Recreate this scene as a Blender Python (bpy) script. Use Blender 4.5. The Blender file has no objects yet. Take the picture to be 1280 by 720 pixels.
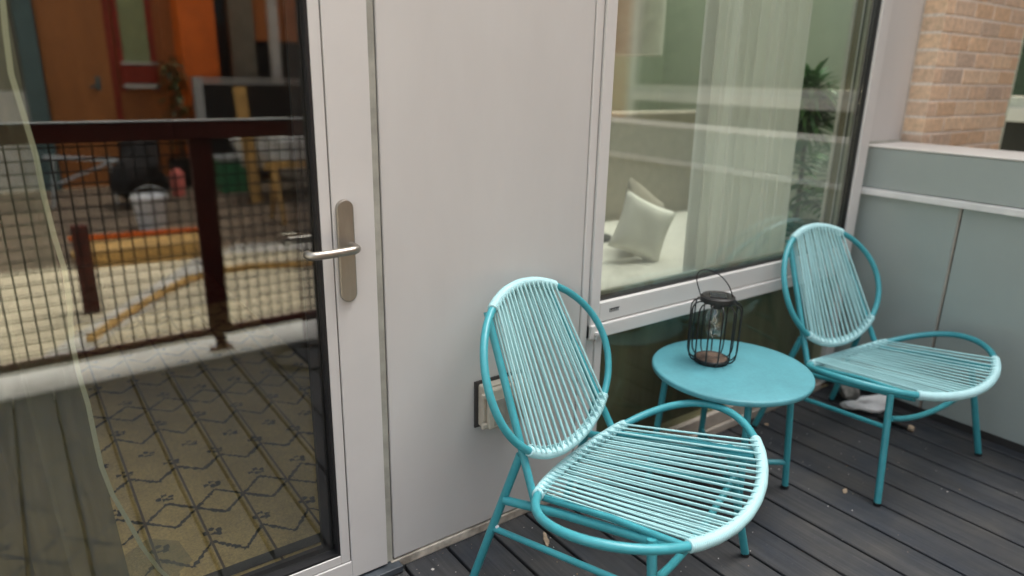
import bpy, bmesh, math, random
from mathutils import Vector, Matrix
R = math.radians
random.seed(7)
scene = bpy.context.scene
COL = scene.collection
PI = math.pi

# ------------------------------------------------------------------ materials
def nodes_of(name):
    m = bpy.data.materials.new(name)
    m.use_nodes = True
    nt = m.node_tree
    for n in list(nt.nodes):
        nt.nodes.remove(n)
    out = nt.nodes.new('ShaderNodeOutputMaterial')
    return m, nt, out

def N(nt, kind, **kw):
    n = nt.nodes.new(kind)
    for k, v in kw.items():
        if k in n.inputs.keys() if isinstance(k, str) else False:
            n.inputs[k].default_value = v
        else:
            setattr(n, k, v)
    return n

def L(nt, a, b):
    nt.links.new(a, b)

def c4(c):
    return (c[0], c[1], c[2], 1.0)

def coords(nt, scale=(1, 1, 1)):
    tc = nt.nodes.new('ShaderNodeTexCoord')
    mp = nt.nodes.new('ShaderNodeMapping')
    mp.inputs['Scale'].default_value = scale
    L(nt, tc.outputs['Object'], mp.inputs['Vector'])
    return mp.outputs['Vector']

def mat(name, col, rough=.5, metal=0., var=.06, vscale=6., bump=0., bscale=60., stretch=(1, 1, 1),
        rvar=.08, spec=.5, col2=None, fine=None, sheen=0., coat=0.):
    """Principled material with an uneven colour, an uneven gloss and a small relief."""
    m, nt, out = nodes_of(name)
    p = nt.nodes.new('ShaderNodeBsdfPrincipled')
    L(nt, p.outputs[0], out.inputs[0])
    v = coords(nt, stretch)
    no = N(nt, 'ShaderNodeTexNoise', Scale=vscale, Detail=6.0, Roughness=.6)
    L(nt, v, no.inputs['Vector'])
    rp = nt.nodes.new('ShaderNodeValToRGB')
    a = [max(0, c * (1 - var * 2)) for c in col]
    b = [min(1, c * (1 + var * 2)) for c in (col2 or col)]
    rp.color_ramp.elements[0].position = .3
    rp.color_ramp.elements[1].position = .7
    rp.color_ramp.elements[0].color = c4(a)
    rp.color_ramp.elements[1].color = c4(b)
    L(nt, no.outputs[0], rp.inputs[0])
    colout = rp.outputs[0]
    if fine:
        n3 = N(nt, 'ShaderNodeTexNoise', Scale=fine[0], Detail=3.0)
        L(nt, v, n3.inputs['Vector'])
        mr = N(nt, 'ShaderNodeMapRange')
        mr.inputs[1].default_value = .3; mr.inputs[2].default_value = .7
        mr.inputs[3].default_value = 1 - fine[1]; mr.inputs[4].default_value = 1 + fine[1]
        L(nt, n3.outputs[0], mr.inputs[0])
        mx = N(nt, 'ShaderNodeMix', data_type='RGBA', blend_type='MULTIPLY')
        mx.inputs[0].default_value = 1
        L(nt, colout, mx.inputs[6]); L(nt, mr.outputs[0], mx.inputs[7])
        colout = mx.outputs[2]
    L(nt, colout, p.inputs['Base Color'])
    r2 = N(nt, 'ShaderNodeMapRange')
    r2.inputs[3].default_value = max(.02, rough - rvar); r2.inputs[4].default_value = min(1, rough + rvar)
    L(nt, no.outputs[0], r2.inputs[0])
    L(nt, r2.outputs[0], p.inputs['Roughness'])
    p.inputs['Metallic'].default_value = metal
    p.inputs['Specular IOR Level'].default_value = spec
    if sheen:
        p.inputs['Sheen Weight'].default_value = sheen
    if coat:
        p.inputs['Coat Weight'].default_value = coat
    if bump:
        n2 = N(nt, 'ShaderNodeTexNoise', Scale=bscale, Detail=4.0)
        L(nt, v, n2.inputs['Vector'])
        bp = N(nt, 'ShaderNodeBump')
        bp.inputs['Strength'].default_value = bump
        bp.inputs['Distance'].default_value = .002
        L(nt, n2.outputs[0], bp.inputs['Height'])
        L(nt, bp.outputs[0], p.inputs['Normal'])
    return m

def glass_mat(name, f0, tint):
    """Thin clear pane: straight-through tinted light plus a mirror reflection that grows towards grazing angles."""
    m, nt, out = nodes_of(name)
    geo = nt.nodes.new('ShaderNodeNewGeometry')
    dot = N(nt, 'ShaderNodeVectorMath', operation='DOT_PRODUCT')
    L(nt, geo.outputs['Incoming'], dot.inputs[0]); L(nt, geo.outputs['Normal'], dot.inputs[1])
    ab = N(nt, 'ShaderNodeMath', operation='ABSOLUTE'); L(nt, dot.outputs['Value'], ab.inputs[0])
    su = N(nt, 'ShaderNodeMath', operation='SUBTRACT'); su.inputs[0].default_value = 1; L(nt, ab.outputs[0], su.inputs[1])
    pw = N(nt, 'ShaderNodeMath', operation='POWER'); L(nt, su.outputs[0], pw.inputs[0]); pw.inputs[1].default_value = 5
    ma = N(nt, 'ShaderNodeMath', operation='MULTIPLY_ADD'); L(nt, pw.outputs[0], ma.inputs[0])
    ma.inputs[1].default_value = 1 - f0; ma.inputs[2].default_value = f0
    tr = nt.nodes.new('ShaderNodeBsdfTransparent'); tr.inputs[0].default_value = c4(tint)
    gl = nt.nodes.new('ShaderNodeBsdfAnisotropic') if False else nt.nodes.new('ShaderNodeBsdfGlossy')
    gl.inputs['Roughness'].default_value = 0.0
    gl.inputs['Color'].default_value = (1, 1, 1, 1)
    mx = nt.nodes.new('ShaderNodeMixShader')
    L(nt, ma.outputs[0], mx.inputs[0]); L(nt, tr.outputs[0], mx.inputs[1]); L(nt, gl.outputs[0], mx.inputs[2])
    L(nt, mx.outputs[0], out.inputs[0])
    return m

def cloth_mat(name, col, see, trans=.5):
    """Sheer woven fabric: part open weave, part diffuse cloth that lets light through."""
    m, nt, out = nodes_of(name)
    v = coords(nt, (1, 1, 1))
    no = N(nt, 'ShaderNodeTexNoise', Scale=9.0, Detail=4.0); L(nt, v, no.inputs['Vector'])
    rp = nt.nodes.new('ShaderNodeValToRGB')
    rp.color_ramp.elements[0].color = c4([c * .9 for c in col]); rp.color_ramp.elements[1].color = c4(col)
    L(nt, no.outputs[0], rp.inputs[0])
    d = nt.nodes.new('ShaderNodeBsdfDiffuse'); t = nt.nodes.new('ShaderNodeBsdfTranslucent')
    L(nt, rp.outputs[0], d.inputs[0]); L(nt, rp.outputs[0], t.inputs[0])
    m1 = nt.nodes.new('ShaderNodeMixShader'); m1.inputs[0].default_value = trans
    L(nt, d.outputs[0], m1.inputs[1]); L(nt, t.outputs[0], m1.inputs[2])
    tr = nt.nodes.new('ShaderNodeBsdfTransparent')
    m2 = nt.nodes.new('ShaderNodeMixShader'); m2.inputs[0].default_value = see
    L(nt, m1.outputs[0], m2.inputs[1]); L(nt, tr.outputs[0], m2.inputs[2])
    L(nt, m2.outputs[0], out.inputs[0])
    return m

def island_mat(name, cols, rough=.85, bump=.5, bscale=180, blotch=.25):
    """One colour per loose piece (bricks, leaves) picked from a ramp, with grain."""
    m, nt, out = nodes_of(name)
    p = nt.nodes.new('ShaderNodeBsdfPrincipled'); L(nt, p.outputs[0], out.inputs[0])
    geo = nt.nodes.new('ShaderNodeNewGeometry')
    rp = nt.nodes.new('ShaderNodeValToRGB')
    e = rp.color_ramp.elements
    while len(e) < len(cols):
        e.new(.5)
    for i, c in enumerate(cols):
        e[i].position = i / (len(cols) - 1); e[i].color = c4(c)
    L(nt, geo.outputs['Random Per Island'], rp.inputs[0])
    v = coords(nt)
    no = N(nt, 'ShaderNodeTexNoise', Scale=34.0, Detail=6.0, Roughness=.7); L(nt, v, no.inputs['Vector'])
    mr = N(nt, 'ShaderNodeMapRange'); mr.inputs[1].default_value = .3; mr.inputs[2].default_value = .7
    mr.inputs[3].default_value = 1 - blotch; mr.inputs[4].default_value = 1 + blotch
    L(nt, no.outputs[0], mr.inputs[0])
    mx = N(nt, 'ShaderNodeMix', data_type='RGBA', blend_type='MULTIPLY'); mx.inputs[0].default_value = 1
    L(nt, rp.outputs[0], mx.inputs[6]); L(nt, mr.outputs[0], mx.inputs[7])
    L(nt, mx.outputs[2], p.inputs['Base Color'])
    p.inputs['Roughness'].default_value = rough
    n2 = N(nt, 'ShaderNodeTexNoise', Scale=bscale, Detail=4.0); L(nt, v, n2.inputs['Vector'])
    bp = N(nt, 'ShaderNodeBump'); bp.inputs['Strength'].default_value = bump; bp.inputs['Distance'].default_value = .003
    L(nt, n2.outputs[0], bp.inputs['Height']); L(nt, bp.outputs[0], p.inputs['Normal'])
    return m

def deck_mat():
    m, nt, out = nodes_of('weathered composite decking')
    p = nt.nodes.new('ShaderNodeBsdfPrincipled'); L(nt, p.outputs[0], out.inputs[0])
    geo = nt.nodes.new('ShaderNodeNewGeometry')
    v = coords(nt)
    sep = N(nt, 'ShaderNodeCombineXYZ')
    mu = N(nt, 'ShaderNodeMath', operation='MULTIPLY'); mu.inputs[1].default_value = 37.0
    L(nt, geo.outputs['Random Per Island'], mu.inputs[0]); L(nt, mu.outputs[0], sep.inputs[1])
    ad = N(nt, 'ShaderNodeVectorMath', operation='ADD'); L(nt, v, ad.inputs[0]); L(nt, sep.outputs[0], ad.inputs[1])
    st = nt.nodes.new('ShaderNodeMapping'); st.inputs['Scale'].default_value = (70, 2.6, 10); L(nt, ad.outputs[0], st.inputs['Vector'])
    gr = N(nt, 'ShaderNodeTexNoise', Scale=1.0, Detail=6.0, Roughness=.62, Distortion=.9); L(nt, st.outputs[0], gr.inputs['Vector'])
    rp = nt.nodes.new('ShaderNodeValToRGB'); e = rp.color_ramp.elements
    e[0].position = .25; e[0].color = (.023, .0255, .029, 1); e[1].position = .8; e[1].color = (.064, .068, .074, 1)
    L(nt, gr.outputs[0], rp.inputs[0])
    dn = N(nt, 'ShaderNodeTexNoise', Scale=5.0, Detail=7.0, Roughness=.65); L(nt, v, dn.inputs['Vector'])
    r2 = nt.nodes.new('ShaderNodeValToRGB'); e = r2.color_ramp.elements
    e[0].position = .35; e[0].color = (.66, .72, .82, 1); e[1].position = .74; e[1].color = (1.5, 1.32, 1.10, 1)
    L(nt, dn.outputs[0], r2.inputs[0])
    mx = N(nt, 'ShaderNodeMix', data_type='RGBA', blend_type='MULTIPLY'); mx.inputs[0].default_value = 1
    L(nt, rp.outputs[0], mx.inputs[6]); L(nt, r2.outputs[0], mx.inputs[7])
    # dusty flecks
    vo = N(nt, 'ShaderNodeTexNoise', Scale=160.0, Detail=2.0); L(nt, v, vo.inputs['Vector'])
    gt = N(nt, 'ShaderNodeMapRange'); gt.inputs[1].default_value = .70; gt.inputs[2].default_value = .78; L(nt, vo.outputs[0], gt.inputs[0])
    g2 = N(nt, 'ShaderNodeMath', operation='MULTIPLY'); g2.inputs[1].default_value = .55; L(nt, gt.outputs[0], g2.inputs[0])
    m3 = N(nt, 'ShaderNodeMix', data_type='RGBA'); L(nt, g2.outputs[0], m3.inputs[0]); L(nt, mx.outputs[2], m3.inputs[6])
    m3.inputs[7].default_value = (.22, .2, .17, 1)
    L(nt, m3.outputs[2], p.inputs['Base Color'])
    p.inputs['Roughness'].default_value = .62
    p.inputs['Specular IOR Level'].default_value = .35
    bp = N(nt, 'ShaderNodeBump'); bp.inputs['Strength'].default_value = .5; bp.inputs['Distance'].default_value = .002
    L(nt, gr.outputs[0], bp.inputs['Height']); L(nt, bp.outputs[0], p.inputs['Normal'])
    return m

WHITE = mat('warm white painted aluminium', (.61, .597, .572), .42, var=.02, vscale=2.5, rvar=.06, bump=.04, bscale=400)
PANEL = mat('warm grey metal cladding', (.56, .55, .527), .46, var=.02, vscale=2.2, rvar=.08, bump=.04, bscale=300, stretch=(2, 2, .6), fine=(3.2, .008))
BEIGE = mat('beige sealant strip', (.36, .36, .31), .7, var=.14, vscale=12, bump=.2)
PLINTH = mat('dirty beige plinth board', (.40, .35, .28), .8, var=.25, vscale=14, bump=.4, bscale=90, col2=(.48, .44, .37))
SILL = mat('greige sill board', (.42, .37, .31), .7, var=.12, vscale=8, bump=.2)
RUBBER = mat('black rubber gasket', (.012, .012, .013), .5)
DARKMETAL = mat('dark blue grey threshold metal', (.06, .07, .08), .45, var=.15, vscale=20)
GROOVE = mat('shadow groove filler', (.05, .047, .045), .8)
BRONZE = mat('brushed nickel bronze', (.37, .345, .30), .36, metal=.9, var=.06, vscale=40, rvar=.06, bump=.08, bscale=500, stretch=(1, 1, .15))
TEAL = mat('teal powder coat', (.050, .315, .36), .36, var=.05, vscale=14, rvar=.07, bump=.03, bscale=700, fine=(60, .05))
TEALTOP = mat('dusty teal tabletop paint', (.088, .305, .35), .50, var=.09, vscale=5, rvar=.08, bump=.04, bscale=600, fine=(130, .05))
CORD = mat('pale aqua vinyl cord', (.40, .68, .69), .42, var=.04, vscale=20, rvar=.05)
WRAP = mat('pale aqua cord wrap', (.42, .68, .70), .45, var=.035, vscale=25, rvar=.05)
BLACKMETAL = mat('black lantern wire', (.012, .012, .012), .45, metal=.2)
BLACKPLASTIC = mat('worn black lid', (.016, .015, .014), .5, var=.3, vscale=30)
RUSTBASE = mat('rusty brown lantern base', (.045, .03, .022), .75, var=.4, vscale=35, bump=.4, col2=(.10, .065, .045))
BULB = glass_mat('clear bulb glass', .09, (.93, .93, .9))
SOLAR = mat('dark solar cell', (.02, .022, .03), .18)
PARAPET = mat('satin grey green cladding', (.36, .405, .38), .34, var=.03, vscale=1.5, rvar=.05, bump=.03, bscale=400, fine=(420, .03))
CAP = mat('pale grey coping metal', (.66, .64, .61), .42, var=.05, vscale=4)
BRICK = island_mat('tan and buff brick', [(.62, .43, .28), (.70, .495, .32), (.76, .575, .40), (.62, .455, .33), (.76, .545, .36), (.50, .395, .31), (.72, .515, .35)])
MORTAR = mat('pale mortar', (.74, .65, .56), .9, var=.1, vscale=60, bump=.4, bscale=150)
OUTLET = mat('aged beige plastic', (.46, .42, .34), .5, var=.08, vscale=14)
OUTLETDARK = mat('grimy grey plastic window', (.28, .26, .22), .35, var=.12, vscale=20)
DECK = deck_mat()
RAIL = mat('dark oxblood railing paint', (.075, .008, .004), .5, var=.12, vscale=10)
MESHBLACK = mat('dark mesh wire', (.008, .007, .006), .6)
CONC = mat('pale cast concrete', (.88, .86, .80), .85, var=.08, vscale=4, bump=.3, bscale=80)
GROUND = mat('sandy yard', (.76, .66, .46), .95, var=.12, vscale=.8, bump=.5, bscale=20, fine=(9, .12))
PATH = mat('pale path concrete', (.66, .63, .56), .9, var=.08, vscale=3)
OAK = mat('orange brown timber cladding', (.38, .135, .036), .55, var=.10, vscale=1.4, stretch=(3, 3, .4), fine=(14, .06))
DOOROAK = mat('orange brown door', (.40, .15, .042), .5, var=.08, vscale=2, stretch=(4, 4, .4))
ORANGE = mat('orange red paint', (.85, .17, .02), .5, var=.12, vscale=2)
REDB = mat('dark red paint', (.30, .03, .012), .5, var=.1)
TEALWALL = mat('dark teal cladding', (.10, .16, .16), .5, var=.08)
GREYWALL = mat('olive grey render', (.22, .20, .15), .85, var=.1)
PALEWALL = mat('pale grey render', (.62, .60, .55), .85, var=.08)
BLACKWALL = mat('black cladding', (.012, .011, .010), .6)
BLIND = mat('sage blind', (.30, .34, .17), .7, var=.06)
SKYGLASS = mat('dark reflective window glass', (.03, .06, .07), .04, var=.05, spec=1.0)
GREENGLASS = mat('dark green window glass', (.014, .036, .022), .06, var=.08, spec=.7)
STEEL = mat('pale galvanised steel', (.50, .52, .52), .4, metal=.5)
TARP = mat('white grey tarpaulin', (.72, .72, .68), .6, var=.07, vscale=3)
WHITEPLASTIC = mat('white plastic', (.82, .82, .84), .4)
GREENPLASTIC = mat('green plastic', (.06, .26, .12), .45)
TIMBER = mat('raw yellow timber', (.62, .38, .13), .75, var=.12, vscale=6)
PINK = mat('faded red pink plastic', (.85, .22, .18), .5)
DARKCLOTH = mat('charcoal cover', (.02, .018, .018), .9)
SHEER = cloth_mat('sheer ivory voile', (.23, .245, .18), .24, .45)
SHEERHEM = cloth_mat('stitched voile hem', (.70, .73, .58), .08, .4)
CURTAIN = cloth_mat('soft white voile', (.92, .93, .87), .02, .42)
RUG = mat('olive tan woven rug', (.60, .43, .185), .95, var=.10, vscale=5, bump=.5, bscale=260, fine=(170, .28), sheen=.2)
RUGDARK = mat('charcoal rug yarn', (.030, .030, .027), .95, var=.3, vscale=150, bump=.5, bscale=260)
RUGGAPLINE = mat('painted deck gap reflection', (.10, .065, .035), .95, var=.2, vscale=60)  # colour for the deck gap reflections painted on the rug
FLOORIN = mat('dark wood floor', (.05, .025, .014), .5, var=.2, vscale=3, stretch=(1, 6, 1))
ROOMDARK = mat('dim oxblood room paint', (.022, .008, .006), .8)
SAGE = mat('sage plaster', (.68, .73, .57), .9, var=.03)
FABRIC = mat('oatmeal upholstery', (.45, .40, .32), .95, var=.05, vscale=20, bump=.4, bscale=300)
LINEN = mat('white linen', (.64, .62, .55), .95, var=.03, vscale=12, bump=.3, bscale=250)
SHADE = mat('cream lamp shade', (.78, .76, .66), .8, var=.04, vscale=20)
LEAF = island_mat('glossy palm leaf', [(.035, .11, .03), (.07, .19, .05), (.13, .28, .08), (.05, .14, .05)], rough=.45, bump=.1, blotch=.15)
STEM = mat('brown plant stem', (.09, .07, .04), .8)
POT = mat('black plant pot', (.015, .015, .015), .4)
SPANDREL = mat('dim olive backing board', (.17, .16, .135), .8, var=.3, vscale=1.5, stretch=(3.5, 1, .4))
PAPER = mat('white tissue paper', (.80, .79, .77), .9, bump=.3, bscale=60)
JUNK = mat('grimy grey plastic', (.20, .19, .17), .5, var=.4, vscale=30)
TAN = mat('tan dry leaf', (.42, .32, .22), .85, var=.2, vscale=50)
SPECK = island_mat('pale grit', [(.5, .48, .44), (.75, .73, .7), (.35, .3, .24), (.5, .27, .08)], bump=.1)
SOFFIT = mat('soffit paint', (.55, .54, .52), .8)
PANE = glass_mat('clear door glass', .078, (.985, .99, .965))
PANEGREEN = glass_mat('greenish window glass', .092, (.985, .994, .978))

# ------------------------------------------------------------------ mesh helpers
def link(name, bm, material, parent=None, smooth=False, bevel=0., loc=None, angle=40, segs=2):
    me = bpy.data.meshes.new(name)
    bmesh.ops.recalc_face_normals(bm, faces=bm.faces)
    bm.to_mesh(me); bm.free()
    mats = material if isinstance(material, (list, tuple)) else [material]
    for m in mats:
        me.materials.append(m)
    o = bpy.data.objects.new(name, me)
    COL.objects.link(o)
    if parent is not None:
        o.parent = parent
    if loc is not None:
        o.location = loc
    if smooth:
        for p in me.polygons:
            p.use_smooth = True
        try:
            me.set_sharp_from_angle(angle=R(angle))
        except Exception:
            pass
    if bevel:
        b = o.modifiers.new('edge', 'BEVEL'); b.width = bevel; b.segments = segs; b.limit_method = 'ANGLE'; b.angle_limit = R(40)
    return o

def tag(o, label=None, cat=None, group=None, kind=None):
    if label: o['label'] = label
    if cat: o['category'] = cat
    if group: o['group'] = group
    if kind: o['kind'] = kind
    return o

def empty(name, loc=(0, 0, 0), rz=0., label=None, cat=None, group=None, kind=None):
    o = bpy.data.objects.new(name, None); COL.objects.link(o)
    o.location = loc; o.rotation_euler = (0, 0, rz); o.empty_display_size = .1
    return tag(o, label, cat, group, kind)

def box(bm, x0, x1, y0, y1, z0, z1, mi=0):
    vs = [bm.verts.new((x, y, z)) for x in (x0, x1) for y in (y0, y1) for z in (z0, z1)]
    for f in ((0, 1, 3, 2), (4, 6, 7, 5), (0, 4, 5, 1), (2, 3, 7, 6), (0, 2, 6, 4), (1, 5, 7, 3)):
        fc = bm.faces.new([vs[i] for i in f]); fc.material_index = mi

def B(*boxes):
    bm = bmesh.new()
    for b in boxes:
        box(bm, *b)
    return bm

def tube(bm, pts, r, seg=12, closed=False, cap=True, mi=0):
    """Sweep a circle along pts with a rotation-minimising frame; r is a number or a list."""
    pts = [Vector(p) for p in pts]
    n = len(pts)
    rs = r if isinstance(r, (list, tuple)) else [r] * n
    T = []
    for i in range(n):
        a = pts[(i - 1) % n] if (closed or i > 0) else pts[i]
        b = pts[(i + 1) % n] if (closed or i < n - 1) else pts[i]
        T.append((b - a).normalized())
    ref = Vector((0, 0, 1)) if abs(T[0].z) < .9 else Vector((1, 0, 0))
    u = T[0].cross(ref).normalized()
    U = [u]
    for i in range(1, n):
        u = U[-1] - T[i] * U[-1].dot(T[i]); u.normalize(); U.append(u)
    tw = 0.
    if closed:
        e = U[-1] - T[0] * U[-1].dot(T[0]); e.normalize()
        tw = math.atan2(e.cross(U[0]).dot(T[0]), e.dot(U[0]))
    rings = []
    for i in range(n):
        w = T[i].cross(U[i])
        ph = tw * i / n
        rings.append([bm.verts.new(pts[i] + (U[i] * math.cos(2 * PI * k / seg + ph) + w * math.sin(2 * PI * k / seg + ph)) * rs[i]) for k in range(seg)])
    m = n if closed else n - 1
    for i in range(m):
        a, b = rings[i], rings[(i + 1) % n]
        for k in range(seg):
            f = bm.faces.new((a[k], a[(k + 1) % seg], b[(k + 1) % seg], b[k])); f.material_index = mi
    if cap and not closed:
        for rr in (rings[0], rings[-1]):
            try:
                f = bm.faces.new(rr); f.material_index = mi
            except ValueError:
                pass

def lathe(bm, prof, seg=40, c=(0, 0, 0), mi=0):
    rings = []
    for r, z in prof:
        if r < 1e-6:
            rings.append([bm.verts.new((c[0], c[1], c[2] + z))])
        else:
            rings.append([bm.verts.new((c[0] + r * math.cos(2 * PI * k / seg), c[1] + r * math.sin(2 * PI * k / seg), c[2] + z)) for k in range(seg)])
    for a, b in zip(rings, rings[1:]):
        for k in range(seg):
            j = (k + 1) % seg
            if len(a) == 1 and len(b) == 1:
                continue
            if len(a) == 1:
                f = bm.faces.new((a[0], b[k], b[j]))
            elif len(b) == 1:
                f = bm.faces.new((a[k], a[j], b[0]))
            else:
                f = bm.faces.new((a[k], a[j], b[j], b[k]))
            f.material_index = mi

def tubeobj(name, pts, r, m, parent, seg=12, closed=False, label=None):
    bm = bmesh.new(); tube(bm, pts, r, seg, closed)
    o = link(name, bm, m, parent, smooth=True)
    if label: o['label'] = label
    return o

def wavy(bm, x0, x1, z0, z1, y, amp, waves, seed=0, nx=120, nz=14, flare=0., mi=0):
    rnd = random.Random(seed)
    ph = [rnd.uniform(0, 6.28) for _ in range(4)]
    grid = []
    for j in range(nz + 1):
        t = j / nz; z = z0 + (z1 - z0) * t; row = []
        for i in range(nx + 1):
            s = i / nx
            fl = flare * (1 - t) ** 3
            x = x0 + (x1 - x0) * s + fl * s
            w = amp * (math.sin(2 * PI * waves * s + ph[0] + .5 * math.sin(3 * t + ph[1])) + .5 * math.sin(2 * PI * waves * 2.3 * s + ph[2]) + .35 * math.sin(2 * PI * waves * .37 * s + ph[3]))
            row.append(bm.verts.new((x + .25 * w, y + w * (1 + .25 * (1 - t)), z)))
        grid.append(row)
    for j in range(nz):
        for i in range(nx):
            f = bm.faces.new((grid[j][i], grid[j][i + 1], grid[j + 1][i + 1], grid[j + 1][i])); f.material_index = mi
    return grid

# ------------------------------------------------------------------ setting
bm = bmesh.new()
vs = [bm.verts.new(p) for p in ((-400, -400, -.32), (400, -400, -.32), (400, 400, -.32), (-400, 400, -.32))]
bm.faces.new(vs)
tag(link('ground', bm, GROUND), 'sandy yard ground beyond the balcony', kind='structure')

# deck boards run away from the facade, 145 mm apart
bm = bmesh.new()
PITCH = .1451
k0 = -18
for k in range(k0, 16):
    a = .749 + k * PITCH + .0045; b = a + PITCH - .009
    if a > 2.99: break
    b = min(b, 2.994)
    e = .004
    prof = [(a, -.03), (a, -e), (a + e * .3, -e * .3), (a + e, 0), (b - e, 0), (b - e * .3, -e * .3), (b, -e), (b, -.03)]
    r0 = [bm.verts.new((x, -1.785, z)) for x, z in prof]; r1 = [bm.verts.new((x, -.004, z)) for x, z in prof]
    for i in range(len(prof) - 1):
        bm.faces.new((r0[i], r0[i + 1], r1[i + 1], r1[i]))
    bm.faces.new(r0); bm.faces.new(r1)
tag(link('deck', bm, DECK), 'dark grey composite balcony decking', kind='structure')
tag(link('deck_underlay', B((-2.2, 2.994, -1.785, -.004, -.12, -.034)), GROOVE), 'dark underside of the decking', kind='structure')
tag(link('kerb', B((-3, 3.35, -2.11, -1.79, -.35, .012)), CONC, bevel=.006), 'pale concrete kerb along the outer edge of the balcony', kind='structure')

# ------------------------------------------------------------------ the building with door and window
bld = empty('apartment_building', (0, 0, 0), 0, 'warm grey clad flat front with a glass door and a wide window beside the chairs', 'building', kind='thing')
def part(name, bmx, m, parent=bld, bevel=.0, smooth=False, label=None, **kw):
    o = link(name, bmx, m, parent, bevel=bevel, smooth=smooth, **kw)
    if label: o['label'] = label
    return o
part('wall_panel', B((.722, 1.378, 0, .03, .032, 2.7)), PANEL, bevel=.003)
part('joint_strip', B((.6985, .7185, .0035, .03, .0275, 2.7)), BEIGE)
part('groove', B((.7187, .7218, .012, .03, .033, 2.7)), GROOVE)
part('plinth', B((.712, 1.05, -.003, .028, .0, .027), (1.054, 1.40, -.003, .028, .0, .027)), PLINTH, bevel=.002)
part('threshold', B((-.9, .735, -.03, .03, .004, .024)), DARKMETAL, bevel=.002)
# door
DY = -.008
door = part('door', B((.594, .698, DY, .06, .032, 2.28), (-.42, -.316, DY, .06, .032, 2.28),
                      (-.316, .594, DY, .06, .032, .086), (-.316, .594, DY, .06, 2.17, 2.28)), WHITE, bevel=.002)
part('glazing_bead', B((.566, .5915, DY + .003, .05, .0885, 2.168), (-.3135, -.287, DY + .003, .05, .0885, 2.168),
                       (-.2865, .5655, DY + .003, .05, .0885, .114), (-.2865, .5655, DY + .003, .05, 2.14, 2.168)), WHITE, parent=door, bevel=.002)
part('groove', B((.5915, .594, DY + .008, .05, .0885, 2.168), (-.3135, .5915, DY + .008, .05, .086, .0885)), GROOVE, parent=door)
part('gasket', B((.559, .566, DY + .006, .05, .121, 2.133), (-.287, -.280, DY + .006, .05, .121, 2.133), (-.287, .566, DY + .006, .05, .114, .121),
                 (-.287, .566, DY + .006, .05, 2.133, 2.14)), RUBBER, parent=door)
part('spacer', B((.530, .559, .027, .041, .121, 2.13), (-.28, -.25, .027, .041, .121, 2.13), (-.25, .53, .027, .041, .121, .136), (-.25, .53, .027, .041, 2.10, 2.13)), RUBBER, parent=door)
part('pane', B((-.28, .559, .020, .0255, .1215, 2.1325)), PANE, parent=door)
part('pane', B((-.28, .559, .043, .0485, .1215, 2.1325)), PANE, parent=door)
# handle : plate with round ends and a bent lever
bm = bmesh.new()
hw, hz0, hz1, hx = .0205, .82, 1.066, .6215
outl = []
for i in range(17):
    a = PI * i / 16; outl.append((hx + hw * math.cos(a), hz1 - hw + hw * math.sin(a)))
for i in range(17):
    a = PI + PI * i / 16; outl.append((hx + hw * math.cos(a), hz0 + hw + hw * math.sin(a)))
f0 = [bm.verts.new((x, DY - .010, z)) for x, z in outl]; f1 = [bm.verts.new((x, DY - .0002, z)) for x, z in outl]
bm.faces.new(f0)
for i in range(len(outl)):
    j = (i + 1) % len(outl); bm.faces.new((f0[i], f0[j], f1[j], f1[i]))
part('handle_plate', bm, BRONZE, parent=door, bevel=.0025)
lev = [(.632, DY - .009, .957), (.632, DY - .030, .957)]
for i in range(9):
    a = PI / 2 * i / 8
    lev.append((.632 - .018 * (1 - math.cos(a)), DY - .036 - .018 * math.sin(a), .957))
lev += [(.60, DY - .056, .957), (.56, DY - .057, .956), (.53, DY - .057, .956)]
for i in range(1, 9):
    a = PI / 2 * i / 8
    lev.append((.53 - .014 * math.sin(a), DY - .057 + .014 * (1 - math.cos(a)), .956))
lev.append((.516, DY - .036, .956))
bm = bmesh.new(); tube(bm, lev, [.0098] * len(lev), 16)
part('handle', bm, BRONZE, parent=door, smooth=True)
# window
win = part('window', B((1.380, 1.408, -.004, .07, .03, 2.7), (1.411, 1.450, -.012, .07, .552, 2.7),
                       (1.45, 2.862, -.012, .07, .603, .668), (2.862, 2.90, -.012, .07, .0305, 2.7), (2.903, 2.942, -.006, .07, .0305, 2.7),
                       (1.45, 2.862, -.012, .07, 2.6, 2.7)), WHITE, bevel=.003)
part('window_sill', B((1.411, 2.862, -.020, .06, .553, .600)), WHITE, parent=win, bevel=.004)
part('gasket', B((1.450, 1.456, 0.0, .06, .674, 2.6), (2.858, 2.862, -.002, .06, .674, 2.6), (1.456, 2.853, .004, .06, .668, .672)), RUBBER, parent=win)
part('spacer', B((1.456, 1.468, .027, .041, .677, 2.6), (2.838, 2.853, .027, .041, .677, 2.6), (1.468, 2.838, .027, .041, .677, .688)), mat('green tinted spacer', (.20, .21, .15), .4), parent=win)
part('pane', B((1.456, 2.853, .012, .018, .6762, 2.6)), PANEGREEN, parent=win)
part('pane', B((1.456, 2.853, .044, .050, .6762, 2.6)), PANEGREEN, parent=win)
bm = bmesh.new()
for i in range(6):
    x = 1.492 + i * .0072
    box(bm, x, x + .0034, -.0128, -.0119, .630, .641)
    box(bm, x, x + .0072, -.0128, -.0119, .6395, .6425)
part('glass_mark', bm, RUBBER, parent=win)
part('bracket', B((1.425, 1.452, -.028, -.012, .566, .578), (1.428, 1.434, -.026, -.012, .552, .566)), WHITE, parent=win, bevel=.002)
low = part('lower_glazing', B((1.41, 1.442, -.002, .05, .03, .55), (1.4445, 1.474, -.006, .05, .0962, .55)), WHITE, bevel=.003)
part('pane', B((1.474, 2.8605, .012, .018, .097, .552)), glass_mat('lower glazing glass', .028, (.86, .88, .78)), parent=low)
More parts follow.
